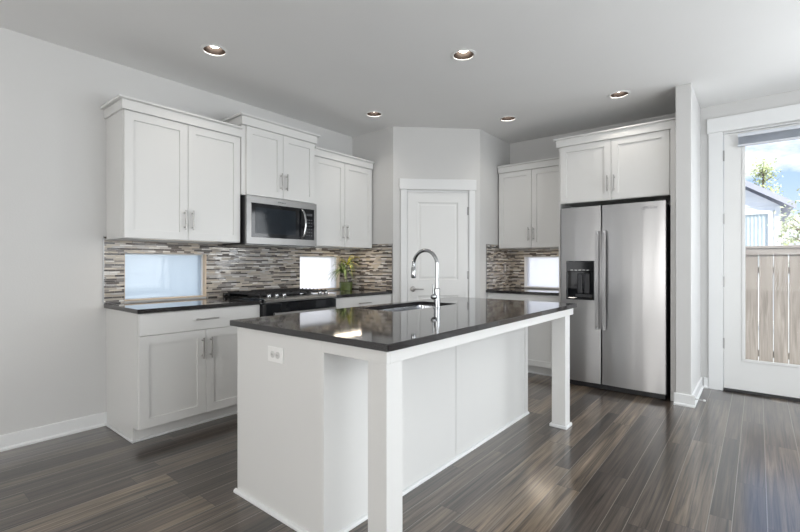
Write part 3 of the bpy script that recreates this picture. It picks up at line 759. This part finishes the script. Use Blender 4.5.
# ---------------------------------------------------------------- island
IX0, IX1, IY0, IY1 = 1.624, 2.746, .10, 2.303
SK = (1.70, 2.055, .985, 1.715)
def island():
    bx0, bx1, by0, by1 = 1.668, 2.360, .120, 2.283
    t = thing('kitchen_island', (bx0, by0, 0), 0, 'white freestanding kitchen island base with two square legs on its seating side', 'kitchen island')
    W, D = bx1-bx0, by1-by0
    MB().box(.022, W-.016, .0165, D-.0165, .0, .60).box(.022, .04, .0165, .8, .6005, .884).box(.022, .04, 1.66, D-.0165, .6005, .884).box(W-.033, W-.0165, .0165, D-.0165, .6005, .884).box(.0405, W-.0335, .0165, .8, .6005, .884).box(.0405, W-.0335, 1.66, D-.0165, .6005, .884).build('cabinet_box', M_cab, t)
    MB().box(0, W-.0065, 0, .016, 0, .884, .001).build('end_panel', M_cab, t)
    MB().box(0, W-.006, D-.016, D, 0, .884, .001).build('end_panel', M_cab, t)
    sm = 1.193-by0
    MB().box(W-.0155, W, .001, sm-.0022, 0, .884, .001).build('back_panel', M_cab, t)
    MB().box(W-.0155, W, sm+.0022, D-.055, 0, .884, .001).build('back_panel', M_cab, t)
    MB().box(W-.0155, W+.004, D-.054, D, 0, .884, .001).build('corner_stile', M_cab, t)
    sh = [(0, 0), (-.015, 0), (-.015, .008), (-.011, .015), (0, .018)]
    MB().prism([(a, z) for a, z in sh], 0, -.014, W).build('shoe_moulding', M_trim, t)
    MB().prism([(W-a+.001, z) for a, z in sh], 1, .0, D+.0).build('shoe_moulding', M_trim, t)
    # doors and drawers on the cooking side
    xs = [.018, .48, .86, 1.62, D-.018]
    for i in range(4):
        a, b = D-xs[i+1], D-xs[i]
        m_ = MB().shaker(a+.002, b-.002, .105, .74, .062, .020, .009, 0)
        o = m_.build('cabinet_door', M_cab, t); o.rotation_euler = (0, 0, -R90); o.location = (.013, D, 0)
        pull(o, b-.035, -.0205, .62, .155)
        m_ = MB().box(a+.002, b-.002, -.020, 0, .744, .876, .0015); o = m_.build('drawer', M_cab, t); o.rotation_euler = (0, 0, -R90); o.location = (.013, D, 0)
        pull(o, (a+b)/2, -.0205, .81, .155, False)
    # apron under the overhang and the legs
    ax1 = 2.722-bx0
    ap = MB().box(W-.0035, ax1+.002, -.002, .018, .832, .884, .001).box(ax1-.018, ax1+.002, .0185, D+.0, .832, .884, .001).box(W+.005, ax1-.0205, D-.020, D, .832, .884, .001)
    ap.build('apron', M_cab, t)
    for ly in (.004, 2.124-by0):
        lx0, lx1 = ax1-(.103 if ly < 1 else .105), ax1-.004; l = .098
        lg = MB().box(lx0, lx1, ly, ly+l, 0, .8315, .0015).build('leg', M_cab, t)
        MB().box(lx0-.014, lx1+.014, ly-.014, ly-.0005, 0, .024, .005, 2).box(lx0-.014, lx1+.014, ly+l+.0005, ly+l+.014, 0, .024, .005, 2).box(lx0-.014, lx0-.0005, ly-.002, ly+l+.002, 0, .024, .005, 2).box(lx1+.0005, lx1+.014, ly-.002, ly+l+.002, 0, .024, .005, 2).build('leg_moulding', M_trim, lg)
island()
def rounded(x0, x1, y0, y1, r, n=6):
    p = []
    for cx, cy, a0 in ((x1-r, y1-r, 0), (x0+r, y1-r, 90), (x0+r, y0+r, 180), (x1-r, y0+r, 270)):
        for k in range(n+1):
            a = math.radians(a0+90*k/n); p.append((cx+r*math.cos(a), cy+r*math.sin(a)))
    return p
def island_top():
    mb = MB(); bm = mb.bm
    inner = rounded(SK[0], SK[1], SK[2], SK[3], .045)
    # outer loop points matched one to one with the rounded sink cut-out
    cx, cy = (SK[0]+SK[1])/2, (SK[2]+SK[3])/2
    n = len(inner); q = n//4
    corners = [(IX1, IY1), (IX0, IY1), (IX0, IY0), (IX1, IY0)]
    outer = []
    for k in range(4):
        for j in range(q): outer.append(corners[k])
    def P(lst, z): return [bm.verts.new((x, y, z)) for x, y in lst]
    for z in (.8845, .914):
        I = P(inner, z); O = P(corners, z) if False else None
        C4 = [bm.verts.new((*c, z)) for c in corners]
        for k in range(4):
            for j in range(q-1): bm.faces.new((C4[k], I[k*q+j], I[k*q+j+1]))
            bm.faces.new((C4[k], I[k*q+q-1], I[(k*q+q) % n], C4[(k+1) % 4]))
        if z < .9: I0, C0 = I, C4
    for i in range(n): bm.faces.new((I0[i], I0[(i+1) % n], I[(i+1) % n], I[i]))
    side = [bm.faces.new((C0[i], C0[(i+1) % 4], C4[(i+1) % 4], C4[i])) for i in range(4)]
    es = list({e for f in side for e in f.edges})
    bmesh.ops.bevel(bm, geom=es, offset=.002, segments=1, affect='EDGES')
    tag(mb.build('countertop', M_counter), 'large dark polished island countertop with a sink cut into it', 'countertop')
island_top()
def sink():
    t = thing('kitchen_sink', ((SK[0]+SK[1])/2, (SK[2]+SK[3])/2, .66), 0, 'undermount stainless sink basin set in the island countertop', 'sink')
    cx, cy = (SK[0]+SK[1])/2, (SK[2]+SK[3])/2
    mb = MB(); bm = mb.bm; loops = []
    a, b = (SK[1]-SK[0])/2, (SK[3]-SK[2])/2
    for off, z, r in ((.015, .224, .06), (-.001, .2235, .045), (-.003, .205, .045), (-.010, .03, .045), (-.030, .008, .04), (-.12, .004, .03)):
        loops.append([bm.verts.new((x, y, z)) for x, y in rounded(-a-off, a+off, -b-off, b+off, r)])
    for off, z, r in ((-.12, .000, .03), (-.028, .003, .04), (-.006, .028, .047), (.001, .200, .047), (.015, .2235-.003, .06)):
        loops.append([bm.verts.new((x, y, z)) for x, y in rounded(-a-off, a+off, -b-off, b+off, r)])
    n = len(loops[0])
    for k in range(len(loops)):
        A, B = loops[k], loops[(k+1) % len(loops)]
        if k == 5: bm.faces.new(A); bm.faces.new(B); continue
        for i in range(n): bm.faces.new((A[i], A[(i+1) % n], B[(i+1) % n], B[i]))
    mb.build('basin', M_sink, t, True)
    MB().lathe([(.045, .0045), (.043, .007), (.030, .006), (.028, .005)], (0, 0, 0), 'z', 28).build('drain', M_chrome, t, True)
sink()
def faucet():
    fx, fy = 2.112, 1.345
    t = thing('kitchen_faucet', (fx, fy, .9145), 0, 'tall chrome gooseneck faucet with side lever beside the island sink', 'faucet')
    MB().lathe([(.026, 0), (.026, .004), (.0215, .007), (.0215, .130), (.0185, .134), (.014, .137)], (0, 0, 0), 'z', 28).build('body', M_chrome, t, True)
    R = .100; zc = .296
    pts = [(0, 0, .13), (0, 0, .2), (0, 0, zc)]+[(-R+R*math.cos(a*PI/20), -.0, zc+R*math.sin(a*PI/20)) for a in range(1, 21)]
    pts.append((-2*R-.003, 0, zc-.02))
    MB().tube(pts, .0125, 18).build('spout', M_chrome, t, True)
    MB().lathe([(.0130, 0), (.0155, -.004), (.0165, -.040), (.0180, -.070), (.0150, -.078), (.010, -.079)], (0, 0, 0), 'z', 24).build('spray_head', M_chrome, t, True, loc=(-2*R-.003, 0, zc-.018))
    hb = MB().lathe([(.012, -.018), (.0175, -.026), (.0185, -.045), (.014, -.056), (.006, -.059)], (0, 0, .078), 'y', 24)
    hb.tube([(0, -.045, .09), (0, -.050, .165)], [.0042, .0032], 10)
    hb.build('lever_handle', M_chrome, t, True)
faucet()

# ---------------------------------------------------------------- outlets
def outlet(loc, rz, label, horizontal):
    t = thing('power_outlet', loc, rz, label, 'outlet')
    w, h = (.122, .074) if horizontal else (.072, .116)
    MB().box(-w/2, w/2, -.006, -.0005, -h/2, h/2, .002, 2).build('cover_plate', M_outlet, t)
    for s in (-1, 1):
        c = (s*.020, 0) if horizontal else (0, s*.020)
        f = MB().lathe([(.0165, -.0062), (.0165, -.0085), (.0155, -.009)], (c[0], 0, c[1]), 'y', 24).build('socket', M_outletgrey, t, True)
        MB().box(c[0]-.006, c[0]-.0045, -.0095, -.0091, c[1]-.004, c[1]+.004).box(c[0]+.0045, c[0]+.006, -.0095, -.0091, c[1]-.004, c[1]+.004).build('slot', M_black, f)
outlet((2.017, .1195, .778), 0, 'white horizontal double power outlet on the end of the island', True)
outlet((PB+TT+.0005, 3.93, 1.166), R90, 'grey power outlet on the mosaic tile beside the refrigerator alcove', False)
for o in bpy.data.objects:
    if o.name.startswith('cover_plate') and o.parent and o.parent.location.y > 3:
        o.data.materials.clear(); o.data.materials.append(M_grey); o['label'] = 'grey cover plate'

# ---------------------------------------------------------------- recessed lights
can_labels = ['round recessed ceiling light above the left cabinets, nearest the upper left', 'round recessed ceiling light above the island at the middle top of the photo',
              'round recessed ceiling light above the upper cabinets right of the microwave', 'round recessed ceiling light in front of the pantry corner, right of the door',
              'round recessed ceiling light just in front of the cabinet over the refrigerator']
def can_light(x, y, lab):
    t = thing('recessed_light', (x, y, H), 0, lab, 'ceiling light', 'recessed ceiling lights')
    MB().lathe([(.076, -.0005), (.095, -.0005), (.095, -.003), (.080, -.007), (.074, -.004), (.074, .0), (.0755, .002), (.076, -.0005)], (0, 0, 0), 'z', 40, False).build('trim_ring', M_outlet, t, True)
    m_ = MB(); bm = m_.bm; rings = []
    for r, z in ((.0755, .001), (.0745, .010), (.066, .030), (.066, .034), (.056, .055), (.056, .060), (.050, .075), (.050, .12), (.052, .12), (.0775, .12), (.0775, .001)):
        rings.append([bm.verts.new((r*math.cos(a*PI/20), r*math.sin(a*PI/20), z)) for a in range(40)])
    for k in range(len(rings)):
        if k == len(rings)-1: break
        for i in range(40): bm.faces.new((rings[k][i], rings[k][(i+1) % 40], rings[k+1][(i+1) % 40], rings[k+1][i]))
    m_.build('baffle', M_baffle, t, True)
    MB().lathe([(.004, .026), (.030, .030), (.042, .040), (.048, .060), (.048, .10)], (0, 0, 0), 'z', 28).build('bulb', M_bulb, t, True)
    d = bpy.data.lights.new('ceiling_lamp', 'SPOT'); d.energy = CAN_W; d.color = (1, .93, .84); d.spot_size = math.radians(120); d.spot_blend = .8; d.shadow_soft_size = .05
    o = bpy.data.objects.new('ceiling_lamp', d); COL.objects.link(o); o.parent = t; o.location = (0, 0, .02)
M_baffle = noise_var(mat('dark_bronze_baffle', (.035, .025, .02), .35, .6), 8, .1)
CAN_W = 9
for (x, y), lab in zip(CANS, can_labels): can_light(x, y, lab)

# ---------------------------------------------------------------- under-cabinet lights
def strip(loc, rz, w, label, power):
    t = thing('under_cabinet_light', loc, rz, label, 'light fixture')
    MB().box(0, w, 0, .035, .004, .0165, .002).build('housing', M_outlet, t)
    MB().box(.006, w-.006, .005, .030, .001, .0035).build('lens', M_led, t)
    d = bpy.data.lights.new('led_strip', 'AREA'); d.shape = 'RECTANGLE'; d.size = w-.02; d.size_y = .025; d.energy = power*.8; d.color = (1, .86, .70)
    o = bpy.data.objects.new('led_strip', d); COL.objects.link(o); o.parent = t; o.location = (w/2, .018, -.0015)
strip((.308, .15, 1.400), R90, .60, 'slim warm light strip under the cabinet above the left window', 2.2)
strip((.308, 2.05, 1.400), R90, .42, 'slim warm light strip under the cabinet above the potted plant', 2.6)
strip((1.55, YB-.308, 1.405), 0, .50, 'slim warm light strip under the cabinet left of the refrigerator', 2.2)

# ---------------------------------------------------------------- potted plant
def plant():
    t = thing('potted_plant', (.115, 2.395, .9145), 0, 'spiky yellow green houseplant in a ribbed green pot on the right counter', 'plant')
    p = MB(); n = 48; bm = p.bm; rings = []
    for z, r in ((0, .066), (.002, .070), (.078, .076), (.080, .081), (.090, .081), (.090, .073), (.071, .072)):
        rings.append([bm.verts.new(((r+(.0022*math.cos(12*2*PI*i/n) if z < .079 else 0))*math.cos(2*PI*i/n), (r+(.0022*math.cos(12*2*PI*i/n) if z < .079 else 0))*math.sin(2*PI*i/n), z)) for i in range(n)])
    for k in range(len(rings)-1):
        for i in range(n): bm.faces.new((rings[k][i], rings[k][(i+1) % n], rings[k+1][(i+1) % n], rings[k+1][i]))
    bm.faces.new(rings[0]); bm.faces.new(rings[-1])
    p.build('pot', M_pot, t, True)
    MB().lathe([(.0715, .0715), (.0715, .076), (.02, .086)], (0, 0, 0), 'z', 24).build('soil', M_soil, t, True)
    random.seed(11)
    def blade(m_, base, ang, length, rise, droop, wd):
        bm = m_.bm; prev = None; n = 9; dx, dy = math.cos(ang), math.sin(ang)
        for k in range(n+1):
            u = k/n; r = length*(u**1.1); z = base[2]+rise*math.sin(min(1, u*1.15)*PI/2)-droop*u*u
            x = base[0]+dx*r; y = base[1]+dy*r
            x = max(x, -.098); y = min(y, .185)
            w_ = wd*(1-u)**.6*(.5+min(u*4, .5)); fold = w_*.35
            row = [bm.verts.new((x-dy*w_, y+dx*w_, z+fold)), bm.verts.new((x, y, z)), bm.verts.new((x+dy*w_, y-dx*w_, z+fold))]
            if prev: bm.faces.new((prev[0], prev[1], row[1], row[0])); bm.faces.new((prev[1], prev[2], row[2], row[1]))
            prev = row
    # two canes
    c = MB(); c.tube([(.0, .01, .09), (.005, .012, .2), (.0, .02, .30)], [.006, .005, .004], 8).tube([(-.01, -.015, .09), (-.015, -.02, .17), (-.01, -.03, .22)], [.006, .005, .004], 8)
    c.build('stem', M_bark, t, True)
    for k in range(52):
        a = random.uniform(0, 2*PI)
        top = random.random() < .5
        b = (.0, .02, .29) if top else (-.01, -.03, .20)
        m_ = MB(); L_ = random.uniform(.10, .20)
        blade(m_, b, a, L_, random.uniform(.05, .16), random.uniform(.02, .22), random.uniform(.008, .013))
        m_.build('leaf', M_plantY if (top and k % 3 != 0) else M_plant, t)
    for k in range(16):   # long drooping leaves toward the window
        m_ = MB(); blade(m_, (-.01, -.03, .19), -PI/2+random.uniform(-.7, .5), random.uniform(.16, .26), random.uniform(.06, .12), random.uniform(.10, .24), .0085)
        m_.build('leaf', M_plant, t)
plant()

# ---------------------------------------------------------------- door stop on the stub baseboard
t = thing('door_stop', (SX1+.0150, 3.42, .045), 0, 'small spring door stop on the baseboard of the wall stub', 'door stop')
MB().lathe([(.010, .0), (.010, .004), (.004, .006)], (0, 0, 0), 'x', 16).build('base', M_nickel, t, True)
sp = [(.006+.055*k/80, .005*math.cos(k*PI/4), .005*math.sin(k*PI/4)) for k in range(81)]
MB().tube(sp, .0012, 6).build('spring', M_nickel, t, True)
MB().lathe([(.007, .061), (.008, .064), (.008, .074), (.006, .077)], (0, 0, 0), 'x', 16).build('rubber_tip', M_outlet, t, True)

# ---------------------------------------------------------------- outside
struct(MB().box(-12, 30, YB+WT+.002, 45, -.30, -.20).box(-12, -.31, -8, YB+WT, -.30, -.20).build('ground', M_conc), 'pale paved ground around the house', 'ground')
struct(MB().box(2.4, 8, YB+WT+.002, 5.9, -.195, -.02).build('patio_slab', M_conc), 'concrete patio outside the glass door', 'patio')
def fence():
    t = thing('wood_fence', (3.05, 6.0, -.20), 0, 'weathered wood board fence seen through the glass patio door', 'fence')
    n = 26; pitch = .142
    for k in range(n):
        x = k*pitch+.062
        MB().box(x, x+.1345, -.01, .010, .03, 1.55, .002).build('board', M_fence, t)
    MB().box(-.02, n*pitch+.1, -.030, .030, 1.6105, 1.645, .003).box(-.02, n*pitch+.1, -.022, -.0105, 1.53, 1.610, .002).build('top_rail', M_rail, t)
    MB().box(-.02, n*pitch+.1, .0105, .045, 1.30, 1.38, .002).box(-.02, n*pitch+.1, .0105, .045, .25, .33, .002).build('back_rail', M_rail, t)
    for k in range(3): MB().box(.0+k*2.25, .09+k*2.25, .046, .13, 0, 1.58, .002).build('post', M_rail, t)
fence()
struct(MB().box(-3.5, -3.3, -4, 8, -.2, 5.2).build('wall_neighbour', M_siding), 'white neighbouring wall outside the left windows', 'wall')  # sunlit reflector added so the left frosted panes look brighter
def house():
    Yh = 13.0
    t = thing('house', (1.5, Yh, -.2), 0, 'white sided neighbour house with grey gable roof beyond the fence', 'house')
    # gable end facing the kitchen: eave at the right, ridge to the left
    eave_x, eave_z = 2.94+.05, 2.80; rx = -3.2; slope = .68
    rz_ = eave_z+(eave_x-rx)*slope
    wx1 = 2.72; 
    def zr(x): return eave_z+(eave_x-x)*slope-.12
    w = MB()
    lap = .13; z = 0.
    # lapped siding boards, each tilted, clipped under the gable
    left = -9.0
    while z < rz_-.3:
        x1 = wx1
        if z+lap > zr(wx1): x1 = eave_x-(z+lap+.12-eave_z)/slope
        x0 = max(left, 2*rx-x1)
        if x1 <= x0+.1: break
        xb = wx1 if z < zr(wx1) else eave_x-(z+.12-eave_z)/slope
        v_ = [w.bm.verts.new(q) for q in ((x0, -.018, z), (xb, -.018, z), (x1, 0, z+lap), (x0, 0, z+lap), (x0, .12, z), (xb, .12, z), (x1, .12, z+lap), (x0, .12, z+lap))]
        for q in ((0, 1, 2, 3), (4, 5, 6, 7), (0, 1, 5, 4), (1, 2, 6, 5), (2, 3, 7, 6), (3, 0, 4, 7)): w.bm.faces.new([v_[i] for i in q])
        z += lap
    w.box(left, wx1, .125, 5, 0, eave_z-.15)
    w.build('wall', M_siding, t)
    MB().box(wx1-.09, wx1+.02, -.035, .10, 0, zr(wx1)-.02).build('corner_board', M_siding, t)
    rf = MB()
    rf.prism([(eave_x, eave_z), (eave_x, eave_z+.07), (rx, rz_+.07), (2*rx-eave_x, eave_z+.07), (2*rx-eave_x, eave_z), (rx, rz_)], 1, -.14, 5.2)
    rf.build('roof', M_shingle, t)
    MB().prism([(eave_x+.03, eave_z-.07), (eave_x+.03, eave_z+.08), (rx, rz_+.08), (rx, rz_-.07)], 1, -.18, -.141).build('fascia', M_fascia, t)
    # window with curtain
    wx0, wx_1, z0, z1 = 1.75, 2.50, 1.40, 2.66
    fr = MB(); wall_holes(fr, wx0-.09, wx_1+.09, z0-.09, z1+.09, [(wx0, wx_1, z0, z1)], lambda u, t_, zz: (u, t_, zz), -.06, -.019)
    f = fr.build('window', M_siding, t)
    cu = MB(); bm = cu.bm; prev = None; n = 60
    for k in range(n+1):
        x = wx0+(wx_1-wx0)*k/n; y = -.028+.006*math.sin(k*1.05)
        r = (bm.verts.new((x, y, z0)), bm.verts.new((x, y, z1)))
        if prev: bm.faces.new((prev[0], r[0], r[1], prev[1]))
        prev = r
    cu.build('curtain', M_curtain, f)
house()
def tree(name, loc, label, h, crown_r, m_leaf, nleaf, seed, spread=1., leaf=.06, cone=False):
    random.seed(seed)
    t = thing(name, loc, 0, label, 'tree')
    tr = MB(); tr.tube([(0, 0, 0), (.05, 0, h*.4), (0, .04, h*.75), (.03, 0, h*.97)], [.11, .08, .045, .012], 10)
    tips = []
    for k in range(34):
        z0 = h*random.uniform(.30, .92); a = random.uniform(0, 2*PI)
        f = (1-(z0/h)) if cone else .8
        L_ = crown_r*random.uniform(.55, 1.)*(f*1.3+.15 if cone else 1)
        p1 = Vector((math.cos(a)*L_*.5, math.sin(a)*L_*.5, z0+L_*.35)); p2 = Vector((math.cos(a)*L_, math.sin(a)*L_, z0+L_*.75))
        tr.tube([(0, 0, z0), p1, p2], [.03, .018, .006], 6)
        tips += [(p1+p2)/2, p2, p1, p2+Vector((0, 0, .1))]
    tr.build('trunk', M_bark, t, True)
    lf = MB(); bm = lf.bm
    for k in range(nleaf):
        c = random.choice(tips)+Vector((random.gauss(0, .16), random.gauss(0, .16), random.gauss(0, .14)))*spread
        u = Vector((random.gauss(0, 1), random.gauss(0, 1), random.gauss(0, 1))).normalized(); v = u.orthogonal().normalized()
        s_ = leaf*random.uniform(.6, 1.2)
        q = [c+u*s_, c+v*s_*.55, c-u*s_, c-v*s_*.55]
        bm.faces.new([bm.verts.new(x) for x in q])
    tag(lf.build('foliage', m_leaf, t), None, kind='stuff')
tree('deciduous_tree', (3.95, 20.0, -.2), 'tall sparse yellow green tree rising behind the neighbour house roof', 5.35, .95, M_leaf1, 1500, 5, .9, .06, cone=True)
tree('deciduous_tree', (4.75, 10.5, -.2), 'leafy tree at the right, in front of the neighbour house corner', 2.5, .60, M_leaf2, 1500, 9, .8, .04)
